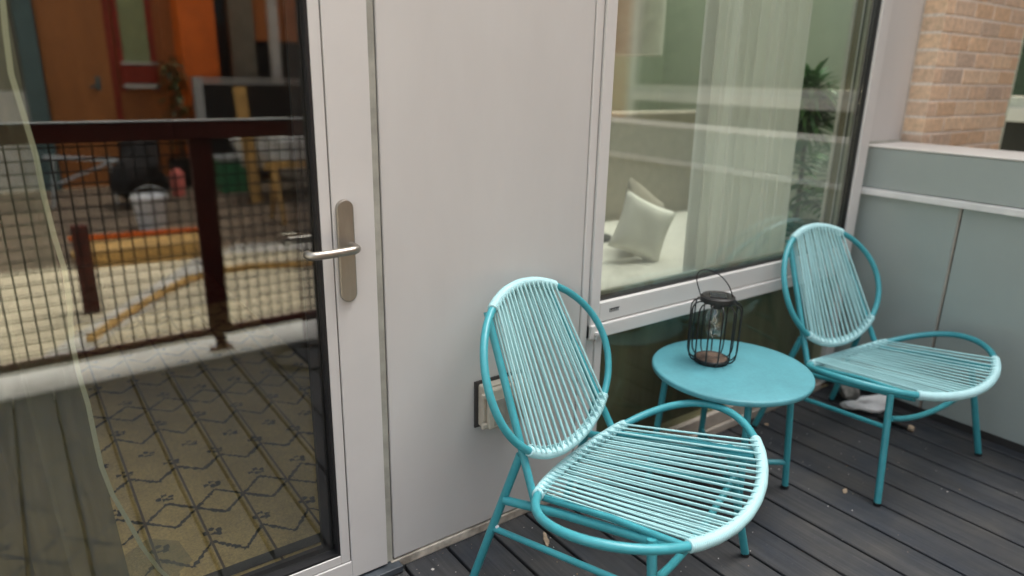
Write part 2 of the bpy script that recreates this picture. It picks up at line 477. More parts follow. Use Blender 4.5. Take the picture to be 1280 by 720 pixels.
part('backing_board', B((1.474, 2.8605, .052, .07, .05, .551)), SPANDREL, parent=low)
part('base_sill', B((1.4445, 2.8605, -.006, .06, .038, .094), (1.4445, 2.8605, -.016, .06, .002, .036)), SILL, bevel=.004)
part('corner_panel', B((2.944, 3.362, .075, .1, .9, 2.7)), PANEL, bevel=.003)
part('window_reveal', B((2.90, 3.0, .0715, .118, .03, 2.7)), mat('olive brown reveal', (.20, .17, .10), .8))
part('window_casing', B((2.895, 3.0, .1185, .134, .03, 2.7)), LINEN)
part('corner_sealant', B((2.95, 3.355, .060, .0745, 1.086, 1.098)), BEIGE)
# shell of the rooms behind
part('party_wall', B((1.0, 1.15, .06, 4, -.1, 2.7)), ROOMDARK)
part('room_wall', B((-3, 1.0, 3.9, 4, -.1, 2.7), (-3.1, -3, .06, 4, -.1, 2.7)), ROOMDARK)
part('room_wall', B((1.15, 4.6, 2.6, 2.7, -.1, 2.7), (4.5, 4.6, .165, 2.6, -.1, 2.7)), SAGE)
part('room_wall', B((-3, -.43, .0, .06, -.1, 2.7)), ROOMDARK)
part('room_wall', B((3.0, 4.6, .101, .16, -.1, 2.7)), SAGE)
part('door_head', B((-.43, .722, .0, .06, 2.285, 2.7), (.735, 1.375, .032, .06, -.1, 2.7)), PANEL)
part('room_ceiling', B((-3, -1.0, .0, 4, 2.702, 2.8), (-1.0, 1.6, .0, .35, 2.702, 2.8), (-1.0, 1.6, .95, 4, 2.702, 2.8), (.7, 1.6, .35, .95, 2.702, 2.8), (1.6, 4.6, .0, .20, 2.702, 2.8), (1.6, 4.6, 2.6, 4, 2.702, 2.8), (4.5, 4.6, .20, 2.6, 2.702, 2.8)), SAGE)
part('added_skylight', B((1.6, 4.5, .20, 2.6, 2.74, 2.75), (-1.0, .7, .35, .95, 2.74, 2.75)), glass_mat('skylight glass', .05, (.95, .97, .95)))  # unseen ceiling openings added to let more light into both rooms
part('room_floor', B((-3, 4.6, .061, 4, -.05, .028)), FLOORIN)
part('upper_wall', B((-9, 3.36, .002, .18, 2.802, 4.2)), PANEL)  # unseen wall added overhead, height set for the shade on the balcony

# ------------------------------------------------------------------ outlet box on the wall
ob = empty('outlet_box', (1.075, -.001, .44), 0, 'beige weatherproof outlet box on the grey wall behind the left chair', 'outlet box')
link('back_plate', B((-.088, .075, -.005, 0, -.072, .072)), GROOVE, ob)
link('box_body', B((-.078, .07, -.034, -.0055, -.064, .064)), OUTLET, ob, bevel=.004)
cv = link('cover', B((-.07, .075, -.052, -.0345, -.066, .060)), OUTLET, ob, bevel=.006)
link('cover_window', B((-.052, .06, -.054, -.0515, -.055, .025)), OUTLETDARK, cv, bevel=.002)
for z in (.040, -.052):
    link('latch', B((-.089, -.0705, -.048, -.036, z - .008, z + .008)), OUTLET, ob, bevel=.003)

# ------------------------------------------------------------------ parapet
par = empty('parapet_wall', (3.0, 0, 0), 0, 'grey green panelled parapet with pale coping at the balcony end', 'wall', kind='thing')
px0 = 0.0
link('side_panel', B((0, .3, -.374, .074, .026, .886)), PARAPET, par, bevel=.003)
link('side_panel', B((0, .3, -1.97, -.386, .026, .886)), PARAPET, par, bevel=.003)
link('joint_strip', B((.004, .3, -.3805, -.3745, .026, .886)), SILL, par)
link('joint_gap', B((.014, .3, -.3855, -.381, .026, .886)), GROOVE, par)
link('upper_fascia', B((0, .3, -1.97, .074, .9155, 1.0825)), PARAPET, par, bevel=.004)
link('trim_strip', B((-.030, .3, -1.97, .074, .8875, .914)), mat('white trim paint', (.78, .77, .74), .4), par, bevel=.003)
link('coping', B((-.004, .352, -1.98, .058, 1.0835, 1.090)), mat('beige grey coping', (.60, .575, .53), .5, var=.05, vscale=4), par, bevel=.002)
link('base_gap', B((.012, .3, -1.97, .074, -.03, .0255)), GROOVE, par)

# ------------------------------------------------------------------ brick pier beside the parapet: every brick is modelled, mortar behind
def brick_pier(name, x0, x1, y0, y1, z0, z1, label):
    e = empty(name, (x0, y0, z0), 0, label, 'brick pier', kind='thing')
    bm = bmesh.new(); rnd = random.Random(3)
    ch, j = .0715, .0115
    n = int((z1 - z0) / ch)
    w, d = x1 - x0, y1 - y0
    for r in range(n):
        z = r * ch
        # front face runs along x
        x = -(.1 if r % 2 else 0) - .002
        first = True
        while x < w:
            bl = .197
            a, b = max(x, 0), min(x + bl - j, w)
            if b - a > .02:
                t = rnd.uniform(-.0015, .0015)
                box(bm, a, b, -.002 + t, .09, z + j / 2 + rnd.uniform(-.0012, .0012), z + ch - j / 2 + rnd.uniform(-.0012, .0012))
            x += bl
        # side face runs along y
        y = .1 if r % 2 == 0 else .02
        a0 = .092 + j
        while a0 < d:
            b0 = min(a0 + (.187 if (r + int(a0 * 10)) % 2 else .09), d)
            t = rnd.uniform(-.0015, .0015)
            if b0 - a0 > .01:
                box(bm, -.002 + t, .08, a0, b0, z + j / 2, z + ch - j / 2)
            a0 = b0 + j
    link('brickwork', bm, BRICK, e, bevel=.003, segs=2)
    link('mortar', B((.0015, w - .006, .0015, d, 0, z1 - z0)), MORTAR, e)
    return e
brick_pier('brick_pier', 3.372, 4.25, -.016, .155, -.3, 3.8, 'tan brick pier standing behind the grey green parapet')

# ------------------------------------------------------------------ chairs
A_BACK = dict(c=(.2004, .5987), a=.282, b=.2311, th=.4399, e=-.046, k=-.0284)
A_SEAT = dict(c=(-.1063, .4112), a=.393, b=.2539, th=1.6895, e=-.0281, k=-.0692)
def ringpt(S, t, off=0.):
    s = math.cos(t)
    x = S['a'] * math.sin(t) * (1 + S['e'] * s); l = S['b'] * s; nn = S['k'] * s * s + off
    return Vector((x, S['c'][0] + l * math.sin(S['th']) - nn * math.cos(S['th']), S['c'][1] + l * math.cos(S['th']) + nn * math.sin(S['th'])))

def arc(S, t0, t1, n):
    return [ringpt(S, t0 + (t1 - t0) * i / n) for i in range(n + 1)]

def wrap_sleeve(S, t0, t1, r):
    """cord wound round the ring: a sleeve with one small ridge per turn"""
    base = arc(S, t0, t1, 400)
    ln = [0.]
    for a, b in zip(base, base[1:]):
        ln.append(ln[-1] + (b - a).length)
    turns = int(ln[-1] / .0058); n = turns * 4
    pts, rs = [], []
    k = 0
    for i in range(n + 1):
        s = ln[-1] * i / n
        while k < len(ln) - 2 and ln[k + 1] < s:
            k += 1
        f = (s - ln[k]) / max(1e-9, ln[k + 1] - ln[k])
        pts.append(base[k].lerp(base[k + 1], f))
        rs.append(r + (-.0011, .0002, .0005, .0002)[i % 4] + .0003 * math.sin(i * .13))
    bm = bmesh.new(); tube(bm, pts, rs, 14)
    return bm

def cord_field(S, back, front, n, r, rr, rnd):
    """two layers of cords, one leaving the top of the tube and one its underside, slack and slightly uneven"""
    bm = bmesh.new()
    for layer in (0, 1):
        for i in range(n):
            u = (i + (.32 if layer == 0 else .72) + rnd.uniform(-.11, .11)) / n
            v = u + rnd.uniform(-.004, .004)
            off = (rr + .0008) * (1 if layer == 0 else -1)
            a = ringpt(S, back[0] + (back[1] - back[0]) * u, off)
            b = ringpt(S, front[0] + (front[1] - front[0]) * v, off)
            sag = rnd.uniform(.0004, .0022)
            nrm = Vector((0, -math.cos(S['th']), math.sin(S['th'])))
            pts = [a.lerp(b, q / 8) - nrm * sag * 4 * (q / 8) * (1 - q / 8) for q in range(9)]
            tube(bm, pts, r, 8)
    return bm

def knots(S, t0, t1, n, rr, inward, rnd):
    """short slanted lacing loops where the cords meet the sleeve"""
    bm = bmesh.new()
    for i in range(n):
        t = t0 + (t1 - t0) * (i + .5) / n
        dt = (t1 - t0) / n * .42
        for s in (-1, 1):
            p = ringpt(S, t - dt * s, rr * .9); q = ringpt(S, t + dt * s, -rr * .5)
            c = ringpt(S, t)
            d = inward(c)
            tube(bm, [p, p.lerp(q, .5) + d * (rr * 1.35), q + d * rr * 1.0], .0026, 6)
    return bm

def rad(d): return d * PI / 180
BT0, BT1 = rad(-32.0), rad(34.2)          # wrapped top of the back
BB0, BB1 = rad(222.5), rad(136.0)         # wrapped bottom of the back
SB0, SB1 = rad(-35.5), rad(38.5)          # wrapped rear of the seat
SF0, SF1 = rad(218.5), rad(133.5)         # wrapped front of the seat

def mirror(p): return (-p[0], p[1], p[2])

def make_chair(label, group):
    rnd = random.Random(11)
    e = empty('lounge_chair', (0, 0, 0), 0, label, 'chair', group)
    n = 160
    back = tubeobj('back_ring', [ringpt(A_BACK, 2 * PI * i / n) for i in range(n)], .0105, TEAL, e, 14, True)
    seat = tubeobj('seat_ring', [ringpt(A_SEAT, 2 * PI * i / n) for i in range(n)], .0112, TEAL, e, 14, True)
    for S, t0, t1, pr in ((A_BACK, BT0, BT1, back), (A_BACK, BB0, BB1, back), (A_SEAT, SB0, SB1, seat), (A_SEAT, SF0, SF1, seat)):
        link('cord_wrap', wrap_sleeve(S, t0, t1, .0142 if pr is back else .0150), WRAP, pr, smooth=True, angle=80)
    link('back_cords', cord_field(A_BACK, (BT0 + .02, BT1 - .02), (BB0 - .03, BB1 + .03), 16, .0032, .0132, rnd), CORD, e, smooth=True)
    link('seat_cords', cord_field(A_SEAT, (SB0 + .04, SB1 - .03), (SF0 - .04, SF1 + .04), 19, .0030, .0138, rnd), CORD, e, smooth=True)
    bc = Vector((0, A_BACK['c'][0], A_BACK['c'][1])); sc_ = Vector((0, A_SEAT['c'][0], A_SEAT['c'][1]))
    link('lacing', knots(A_BACK, BB0, BB1, 17, .0142, lambda c: (bc - c).normalized(), rnd), WRAP, back, smooth=True)
    link('lacing', knots(A_SEAT, SB0, SB1, 20, .0150, lambda c: (sc_ - c).normalized(), rnd), WRAP, seat, smooth=True)
    for s in (1, -1):
        f = (lambda p: p) if s == 1 else mirror
        tubeobj('back_bar', [f((-.146, .317, .758)), f((-.198, .163, .437)), f((-.218, .104, .312))], .0105, TEAL, e)
        tubeobj('seat_bar', [f((-.205, .098, .326)), f((-.225, -.11, .365)), f((-.243, -.306, .384))], .0085, TEAL, e)
        tubeobj('side_rail', [f((-.222, .196, .284)), f((-.218, .03, .312)), f((-.238, -.215, .358)), f((-.243, -.300, .376))], .0115, TEAL, e)
        lg = tubeobj('leg', [f((-.199, .166, .418)), f((-.25, .282, .006))], .0115, TEAL, e)
        link('foot_cap', foot_bm(f((-.25, .282, 0))), RUBBER, lg)
        lg = tubeobj('leg', [f((-.252, -.227, .374)), f((-.325, -.292, .006))], .0115, TEAL, e)
        link('foot_cap', foot_bm(f((-.325, -.292, 0))), RUBBER, lg)
        st = tubeobj('side_stretcher', [f((-.227, .229, .188)), f((-.276, -.247, .255))], .0085, TEAL, e)
        bmk = bmesh.new(); lathe(bmk, [(0, .005), (.005, .004), (.0055, 0)], 12, f((-.2285, .214, .1975)))
        link('screw_cap', bmk, WHITEPLASTIC, st, smooth=True)
    tubeobj('front_stretcher', [(x, -.251 + .006 * math.cos(x * 5), .243 + .62 * x * x) for x in [(-.266 + .532 * i / 16) for i in range(17)]], .0098, TEAL, e)
    return e

def foot_bm(p):
    bm = bmesh.new(); lathe(bm, [(0, 0), (.0105, 0), (.0125, .003), (.0125, .012), (0, .012)], 14, p)
    return bm

def copy_tree(o, parent=None):
    c = o.copy(); COL.objects.link(c)
    if parent is not None:
        c.parent = parent
    for ch in list(o.children):
        copy_tree(ch, c)
    return c
grp = 'pair of aqua cord lounge chairs'
ch1 = make_chair('aqua cord lounge chair in front of the grey wall and outlet box', grp)
ch2 = copy_tree(ch1)
ch1.location = (1.1979, -.3606, 0); ch1.rotation_euler = (0, 0, .3239)
ch2.location = (2.5302, -.3609, 0); ch2.rotation_euler = (0, 0, -.0804)
ch2['label'] = 'aqua cord lounge chair beside the grey green parapet, under the window corner'

# ------------------------------------------------------------------ side table
TX, TY = 1.823, -.254
tb = empty('side_table', (TX, TY, 0), 0, 'round teal metal side table between the two cord chairs', 'table')
bm = bmesh.new(); lathe(bm, [(0, .450), (.246, .450), (.252, .4485), (.2545, .445), (.2545, .436), (.2525, .432), (.248, .431), (.244, .436), (0, .440)], 96)
link('tabletop', bm, TEALTOP, tb, smooth=True, angle=50)
legs = [(.193, -.136), (.137, .194), (-.193, .144), (-.143, -.186)]
for lx, ly in legs:
    lg = tubeobj('leg', [(lx * .86, ly * .86, .442), (lx, ly, .006)], .0108, TEAL, tb)
    link('foot_cap', foot_bm((lx, ly, 0)), RUBBER, lg)
q = .97
for a, b in ((0, 2), (1, 3)):
    z = .100 if a == 0 else .0985
    tubeobj('stretcher', [(legs[a][0] * q, legs[a][1] * q, z), (legs[b][0] * q, legs[b][1] * q, z)], .0095 if a == 0 else .0085, TEAL, tb)

# ------------------------------------------------------------------ lantern on the table
ln = empty('lantern', (1.806, -.184, .4505), R(-50), 'black wire lantern with a clear bulb standing on the teal table', 'lantern')
bm = bmesh.new(); lathe(bm, [(0, 0), (.052, 0), (.054, .003), (.054, .010), (.050, .014), (.046, .0125), (0, .0115)], 40)
link('base', bm, RUSTBASE, ln, smooth=True)
bm = bmesh.new(); lathe(bm, [(.0525, .0005), (.0565, .001), (.0565, .013), (.0535, .0155), (.0500, .0145), (.0500, .0142)], 40)
link('base_rim', bm, BLACKMETAL, ln, smooth=True)
bm = bmesh.new(); lathe(bm, [(0, .208), (.046, .207), (.054, .209), (.0555, .214), (.0545, .226), (.050, .230), (.044, .2275), (0, .228)], 40)
cap = link('lid', bm, BLACKPLASTIC, ln, smooth=True)
link('solar_panel', B((-.026, .026, -.026, .026, .2282, .2302)), SOLAR, cap)
bm = bmesh.new()
for i in range(13):
    a = 2 * PI * i / 13 + .1
    ca, sa = math.cos(a), math.sin(a)
    prof = [(.048, .208), (.060, .209), (.072, .204), (.0795, .192), (.081, .180), (.081, .13), (.0805, .075), (.080, .040), (.077, .024), (.069, .012), (.058, .006), (.050, .006)]
    tube(bm, [(r * ca, r * sa, z) for r, z in prof], .0025, 6)
link('wire_cage', bm, BLACKMETAL, ln, smooth=True)
bm = bmesh.new()
lathe(bm, [(.018, .196), (.019, .186), (.026, .174), (.0305, .160), (.0310, .120), (.0295, .105), (.022, .094), (.010, .089), (0, .088)], 28)
bl = link('bulb', bm, BULB, ln, smooth=True)
bm = bmesh.new()
tube(bm, [(.004 * math.cos(i * .9), .004 * math.sin(i * .9), .115 + .004 * i) for i in range(18)], .0008, 5)
link('filament', bm, mat('pale filament support', (.75, .72, .62), .4), bl)
bm = bmesh.new(); lathe(bm, [(0, .207), (.021, .207), (.021, .188), (.018, .186), (0, .186)], 24)
link('socket', bm, BLACKPLASTIC, ln, smooth=True)
hp = []
for i in range(25):
    a = PI * i / 24
    w = .050 * math.cos(a) * (1 + .18 * math.sin(a)); h = .082 * math.sin(a) ** .8
    hp.append((w - .040 * math.sin(a) - .004, .012 * math.sin(a), .222 + h * 1.05))
tubeobj('handle', hp, .0020, BLACKMETAL, ln, 6)

# ------------------------------------------------------------------ litter on the deck
def crumple(name, sx, sy, sz, loc, m, label, cat, seed, rz=0.):
    bm = bmesh.new(); bmesh.ops.create_icosphere(bm, subdivisions=3, radius=1)
    rnd = random.Random(seed)
    ds = [Vector((rnd.uniform(-1, 1), rnd.uniform(-1, 1), rnd.uniform(-1, 1))).normalized() for _ in range(14)]
    for v in bm.verts:
        k = 1 + .55 * sum(max(0, v.co.normalized().dot(d)) ** 6 * (1 if i % 2 else -1) for i, d in enumerate(ds)) + rnd.uniform(-.09, .09)
        v.co = Vector((v.co.x * sx * k, v.co.y * sy * k, max(-.9, v.co.z) * sz * k))
    zmin = min(v.co.z for v in bm.verts)
    for v in bm.verts: v.co.z -= zmin
    o = link(name, bm, m, None, smooth=True, angle=25, loc=loc); o.rotation_euler = (0, 0, rz)
    return tag(o, label, cat)
crumple('crumpled_tissue', .075, .036, .034, (2.80, -.235, .001), PAPER, 'crumpled white tissue lying under the right hand chair', 'litter', 5, R(-40))
crumple('plastic_scrap', .055, .045, .045, (2.875, -.10, .001), JUNK, 'grimy grey plastic scrap on the deck near the parapet', 'litter', 8)
stk = empty('charred_stick', (2.80, -.395, .014), R(-86), 'short black stick with a tan cut end on the deck', 'stick')
bm = bmesh.new(); tube(bm, [(-.085, .01, 0), (-.03, .0, .001), (.035, .002, 0)], [.011, .013, .012], 10)
link('stick_body', bm, BLACKWALL, stk, smooth=True)
bm = bmesh.new(); tube(bm, [(.0355, .002, 0), (.055, .003, -.001)], [.0125, .012], 10)
link('cut_end', bm, TAN, stk, smooth=True)
for nm, lc, s, rz, lab in (('dry_leaf', (1.155, -.150, .001), (.022, .009, .003), R(60), 'tan dry leaf on the deck boards below the left chair'),
                           ('dry_leaf', (2.168, -.524, .001), (.012, .008, .002), R(20), 'pale dry leaf scrap on the open deck in front of the right chair')):
    crumple(nm, s[0], s[1], s[2], lc, TAN, lab, 'leaf', 4, rz)
bm = bmesh.new(); rnd = random.Random(21)
fixed = [(.809, -.065, .006), (2.365, -.077, .010), (1.13, -.21, .004), (1.641, -.44, .0055), (1.01, -.03, .0035), (1.04, -.028, .003)]
for i in range(260):
    x, y, r = (rnd.uniform(.75, 2.95), -abs(rnd.gauss(0, .35)), rnd.uniform(.0009, .0026))
    if i < len(fixed): x, y, r = fixed[i]
    if y < -1.2: continue
    gap = ((x - .749) % PITCH)
    if gap < .008 or gap > PITCH - .008: x += .02
    vs = [bm.verts.new((x + r * rnd.uniform(.7, 1.3) * math.cos(a), y + r * rnd.uniform(.7, 1.3) * math.sin(a), .0004)) for a in (0, 1.25, 2.5, 3.8, 5)]
    tp = bm.verts.new((x, y, r * .7))
    for a in range(5):
        bm.faces.new((vs[a], vs[(a + 1) % 5], tp))
tag(link('grit', bm, SPECK), 'pale grit scattered over the deck boards', kind='stuff')

# ------------------------------------------------------------------ balcony railing (seen in the door glass)
rl = empty('balcony_railing', (0, -1.86, 0), 0, 'oxblood steel railing with dark wire mesh, mirrored in the door glass', 'railing', kind='thing')
link('top_rail', B((-2.6, 2.99, -.03, .03, 1.04, 1.118)), RAIL, rl, bevel=.004)
link('lit_edge_strip', B((-2.6, 2.99, -.034, .034, 1.1185, 1.124)), STEEL, rl, bevel=.001)  # pale strip standing in for the lit top edge of the rail
link('bottom_rail', B((-2.6, 2.99, -.02, .02, .088, .130)), RAIL, rl, bevel=.003)
for x in (-1.9, -.60, .74, 2.05):
    p = link('post', B((x - .048, x + .048, -.018, .018, .133, 1.039)), RAIL, rl, bevel=.003)
    link('post_foot', B((x - .024, x + .024, -.016, .016, .0125, .1325), (x - .05, x + .05, -.035, .035, .0125, .020)), RAIL, p)
for i, (a, b) in enumerate(((-1.85, -.65), (-.55, .69), (.79, 2.0), (2.1, 2.98))):
    bm = bmesh.new()
    x = a
    while x < b:
        tube(bm, [(x, 0, .1305), (x, 0, 1.039)], .0037, 6); x += .0508
    z = .16
    while z < 1.03:
        tube(bm, [(a, .0074, z), (b, .0074, z)], .0037, 6); z += .0508
    link('mesh_panel', bm, MESHBLACK, rl)
# black hoop by the kerb
bm = bmesh.new()
tube(bm, [(.15 * math.cos(2 * PI * i / 40), .15 * math.sin(2 * PI * i / 40), .013 + .003 * math.sin(i)) for i in range(40)], .013, 10, True)
tag(link('rubber_hose_ring', bm, RUBBER, smooth=True, loc=(1.05, -1.56, 0)), 'black rubber hose ring lying by the kerb, mirrored low in the door glass', 'hose')

# ------------------------------------------------------------------ inside: left room
bm = bmesh.new()
RZ = .0305
box(bm, -.6, 1.0, .064, 2.6, RZ, RZ + .008)
def strip(x0, y0, x1, y1, w, mi, z=RZ + .0095, rough=True):
    d = Vector((x1 - x0, y1 - y0, 0)); ln_ = d.length; d.normalize(); nrm = Vector((-d.y, d.x, 0))
    n = max(1, int(ln_ / .006)) if rough else 1
    prev = None
    for i in range(n + 1):
        c = Vector((x0, y0, z)) + d * ln_ * i / n
        k = w / 2 * (rnd.uniform(.35, 1.45) if rough else 1)
        a, b = bm.verts.new(c + nrm * k), bm.verts.new(c - nrm * k * (rnd.uniform(.5, 1.4) if rough else 1))
        if prev:
            f = bm.faces.new((prev[0], prev[1], b, a)); f.material_index = mi
        prev = (a, b)
RP = .1425; RX = .321
def flower(x, y):
    for dx, dy in ((0, 0), (.018, .012), (-.018, .012), (0, .026), (.014, -.004)):
        strip(x + dx - .008, y + dy, x + dx + .008, y + dy, .016, 1)
y = .30
base = 0.
for rep in range(4):
    y0 = .27 + rep * .80
    for i in range(-6, 6):
        x = RX + i * RP; h = RP / 2
        # stepped zigzag with sprigs
        strip(x - h, y0, x, y0 + .085, .012, 1); strip(x, y0 + .085, x + h, y0, .012, 1)
        flower(x + .01, y0 + .12)
        # chain of diamonds
        c = y0 + .28
        strip(x, c, x + h, c + .075, .012, 1); strip(x + h, c + .075, x + RP, c, .012, 1)
        strip(x, c, x + h, c - .070, .012, 1); strip(x + h, c - .070, x + RP, c, .012, 1)
        flower(x + h, c + .10)
        # zigzag and dots
        c = y0 + .50
        strip(x - h, c, x, c + .07, .014, 1); strip(x, c + .07, x + h, c, .014, 1)
        flower(x - .01, c + .10); flower(x + h, c + .2)
    for i in range(-6, 6):
        pass
for i in range(-5, 5):  # mirrored deck gaps drawn into the rug as thin dark strips
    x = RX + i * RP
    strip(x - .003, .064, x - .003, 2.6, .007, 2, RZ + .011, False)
strip(-.6, .196, 1.0, .196, .042, 1, RZ + .0115, False)
tag(link('patterned_rug', bm, [RUG, RUGDARK, RUGGAPLINE]), 'olive tan rug with dark zigzag and diamond pattern, seen through the door glass', 'rug')

cu = empty('sheer_curtain', (0, .22, 0), 0, 'sheer dull ivory curtain hanging inside the glass door at the left edge', 'curtain')
bm = bmesh.new()
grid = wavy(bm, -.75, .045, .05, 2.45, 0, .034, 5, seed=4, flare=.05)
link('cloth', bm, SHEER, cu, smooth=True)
bm = bmesh.new()
prev = None
for row in range(31):
    t = row / 30
    z = 2.45 + (.05 - 2.45) * t
    x = .036 + .050 * max(0, t - .35) / .65 + .006 * math.sin(t * 23) + .004 * math.sin(t * 51) + .115 * max(0, (t - .86) / .14) ** 1.5
    yy = -.02 - .02 * max(0, (t - .85) / .15)
    a, b = bm.verts.new((x, yy, z)), bm.verts.new((x + .010, yy - .001, z))
    c, d = bm.verts.new((x, yy + .0015, z)), bm.verts.new((x + .010, yy + .0015, z))
    if prev:
        bm.faces.new((prev[0], prev[1], b, a)); bm.faces.new((prev[2], c, d, prev[3]))
    prev = (a, b, c, d)
link('hem', bm, SHEERHEM, cu, smooth=True)
bm = bmesh.new()
pts = [(-.03, .0, .06), (.12, -.01, .05), (.205, -.01, .045), (.215, .05, .042), (.255, .08, .042), (.24, .19, .042), (.17, .25, .042), (.05, .16, .05)]
bm.faces.new([bm.verts.new(p) for p in pts])
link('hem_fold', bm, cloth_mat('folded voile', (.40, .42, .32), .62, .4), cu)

# ------------------------------------------------------------------ inside: right room
c2 = empty('voile_curtain', (0, .16, 0), 0, 'white voile curtain gathered behind the wide window', 'curtain')
bm = bmesh.new(); wavy(bm, 2.04, 2.66, .30, 2.5, 0, .022, 8, seed=9, nx=160, flare=.03)
link('cloth', bm, CURTAIN, c2, smooth=True)
def rbox(name, x0, x1, y0, y1, z0, z1, m, parent, bev=.05):
    return link(name, B((x0, x1, y0, y1, z0, z1)), m, parent, bevel=bev, smooth=True, segs=4)
db = empty('daybed', (2.4, .9, 0), 0, 'oatmeal daybed with a white sheet behind the window', 'daybed')
rbox('mattress', -.95, 1.2, -.55, .45, .30, .56, LINEN, db, .06)
rbox('bed_base', -.97, 1.22, -.57, .47, .06, .298, FABRIC, db, .02)
rbox('backrest', -.95, 1.2, .46, .52, .06, 1.16, FABRIC, db, .02)
def pillow(name, loc, rot, s, m, label):
    bm = bmesh.new()
    n = 18
    top, bot = [], []
    for side in (1, -1):
        g = []
        for j in range(n + 1):
            row = []
            for i in range(n + 1):
                u, v = 2 * i / n - 1, 2 * j / n - 1
                h = (max(0, 1 - u ** 4) * max(0, 1 - v ** 4)) ** .6
                pin = 1 - .07 * (1 - abs(u)) * 0
                row.append(bm.verts.new((u * s * (1 - .10 * (1 - v * v)), v * s * (1 - .10 * (1 - u * u)), side * h * s * .34 * (1 + .06 * math.sin(5 * u + 3 * v)))))
            g.append(row)
        for j in range(n):
            for i in range(n):
                bm.faces.new((g[j][i], g[j][i + 1], g[j + 1][i + 1], g[j + 1][i]))
    bmesh.ops.remove_doubles(bm, verts=bm.verts, dist=.0006)
    o = link(name, bm, m, None, smooth=True, angle=70, loc=loc); o.rotation_euler = rot
    return tag(o, label, 'pillow')
pillow('pillow', (2.27, .60, .70), (R(74), R(24), R(-24)), .135, mat('pale pillow cotton', (.82, .80, .72), .95, var=.03, bump=.3, bscale=250), 'pale linen pillow leaning on the daybed behind the window')
pillow('pillow', (2.42, .74, .70), (R(72), R(30), R(6)), .16, FABRIC, 'oatmeal pillow half hidden by the white voile curtain')
lp = empty('floor_lamp', (2.485, 1.75, .028), 0, 'floor lamp with a cream drum shade behind the window', 'lamp')
lp.location = (2.46, 1.0 + .0, .56)
bm = bmesh.new(); lathe(bm, [(.19, .885), (.192, .886), (.192, 1.19), (.19, 1.19), (.189, .886)], 48)
link('lamp_shade', bm, SHADE, lp, smooth=True)
bm = bmesh.new(); lathe(bm, [(0, .0), (.08, 0), (.08, .02), (.010, .035), (.008, .90), (.008, 1.15), (0, 1.15)], 24, (-.10, 0, 0))
link('lamp_stand', bm, BLACKMETAL, lp, smooth=True)
lp.location = (2.46, 1.62, .028)
lp.location = (2.46, 1.0, .5605)

pl = empty('potted_palm', (3.30, .50, .028), 0, 'leafy green palm plant in a black pot behind the window corner', 'plant')
bm = bmesh.new(); lathe(bm, [(0, 0), (.11, 0), (.15, .30), (.155, .30), (.155, .32), (.14, .32), (.135, .29), (0, .29)], 32)
link('plant_pot', bm, POT, pl, smooth=True)
bm = bmesh.new(); tube(bm, [(0, 0, .28), (.01, 0, .7), (-.01, .01, 1.2)], [.016, .014, .010], 8)
link('stem', bm, STEM, pl, smooth=True)
bm = bmesh.new(); rnd = random.Random(5)
def leafblade(o, d, ln_, w):
    d = d.normalized(); side = d.cross(Vector((0, 0, 1)))
    if side.length < .1: side = Vector((1, 0, 0))
    side.normalize()
    rows = []
    for i in range(6):
        t = i / 5
        c = o + d * ln_ * t + Vector((0, 0, -.35 * ln_ * t * t))
        k = w * math.sin(PI * min(1, .12 + t * .88)) * (1 if i < 5 else .05)
        up = Vector((0, 0, .3 * k))
        rows.append((bm.verts.new(c + side * k + up), bm.verts.new(c), bm.verts.new(c - side * k + up)))
    for a, b in zip(rows, rows[1:]):
        bm.faces.new((a[0], a[1], b[1], b[0])); bm.faces.new((a[1], a[2], b[2], b[1]))
for i in range(420):       # dense rosette on top
    a = rnd.uniform(0, 2 * PI); el = rnd.uniform(-.3, 1.3)
    leafblade(Vector((-.01, .01, 1.20 + rnd.uniform(-.14, .10))), Vector((math.cos(a) * math.cos(el), math.sin(a) * math.cos(el), math.sin(el))), rnd.uniform(.16, .25), rnd.uniform(.011, .018))
for k in range(18):        # arching fronds with paired leaflets
    a = rnd.uniform(0, 2 * PI) if k > 4 else PI + k * .5 - 1; z0 = rnd.uniform(.45, .95)
    for i in range(14):
        t = i / 13; r = .05 + .40 * t; z = z0 + .30 * t - .38 * t * t
        o = Vector((r * math.cos(a), r * math.sin(a), z))
        for s in (-1, 1):
            d = Vector((math.cos(a + s * 1.0), math.sin(a + s * 1.0), .25))
            leafblade(o, d, .20 * (1 - .5 * t), .017)
link('crown', bm, LEAF, pl)

# ------------------------------------------------------------------ neighbouring wing beyond the parapet
wg = empty('neighbouring_wing', (5.0, 0, -.32), 0, 'neighbouring wing with green glazing over a white band, right of the brick pier', 'building', kind='thing')
def wpart(name, bx, m, parent=wg, label=None, bevel=0.):
    o = link(name, B(*bx), m, parent, bevel=bevel)
    if label: o['label'] = label
    return o
wpart('wall', [(.1, 3, -3.5, .6, 0, 1.2), (.1, 3, -3.5, .6, 3.2, 7.5)], BLACKWALL)
wpart('white_band', [(0, .1, -3.36, .6, 1.455, 1.535)], WHITE, bevel=.004)
wpart('grey_band', [(.02, .1, -3.36, .6, 1.537, 1.60)], STEEL)
wpart('mullion', [(0.005, .1, -3.44, -3.362, .2, 3.2)], WHITE)
wpart('window_glass', [(.06, .1, -3.36, .6, 1.602, 3.2)], GREENGLASS)
wpart('dark_opening', [(.06, .1, -3.36, .6, .3, 1.453)], BLACKWALL)
wpart('timber_wall', [(.0, 3, -9, -3.445, 0, 7.5)], OAK)
for z in (1.55, 2.05):
    for y0 in (-3.70, -4.3):
        wpart('wall_window', [(-.02, .03, y0 - .17, y0, z, z + .36)], REDB)

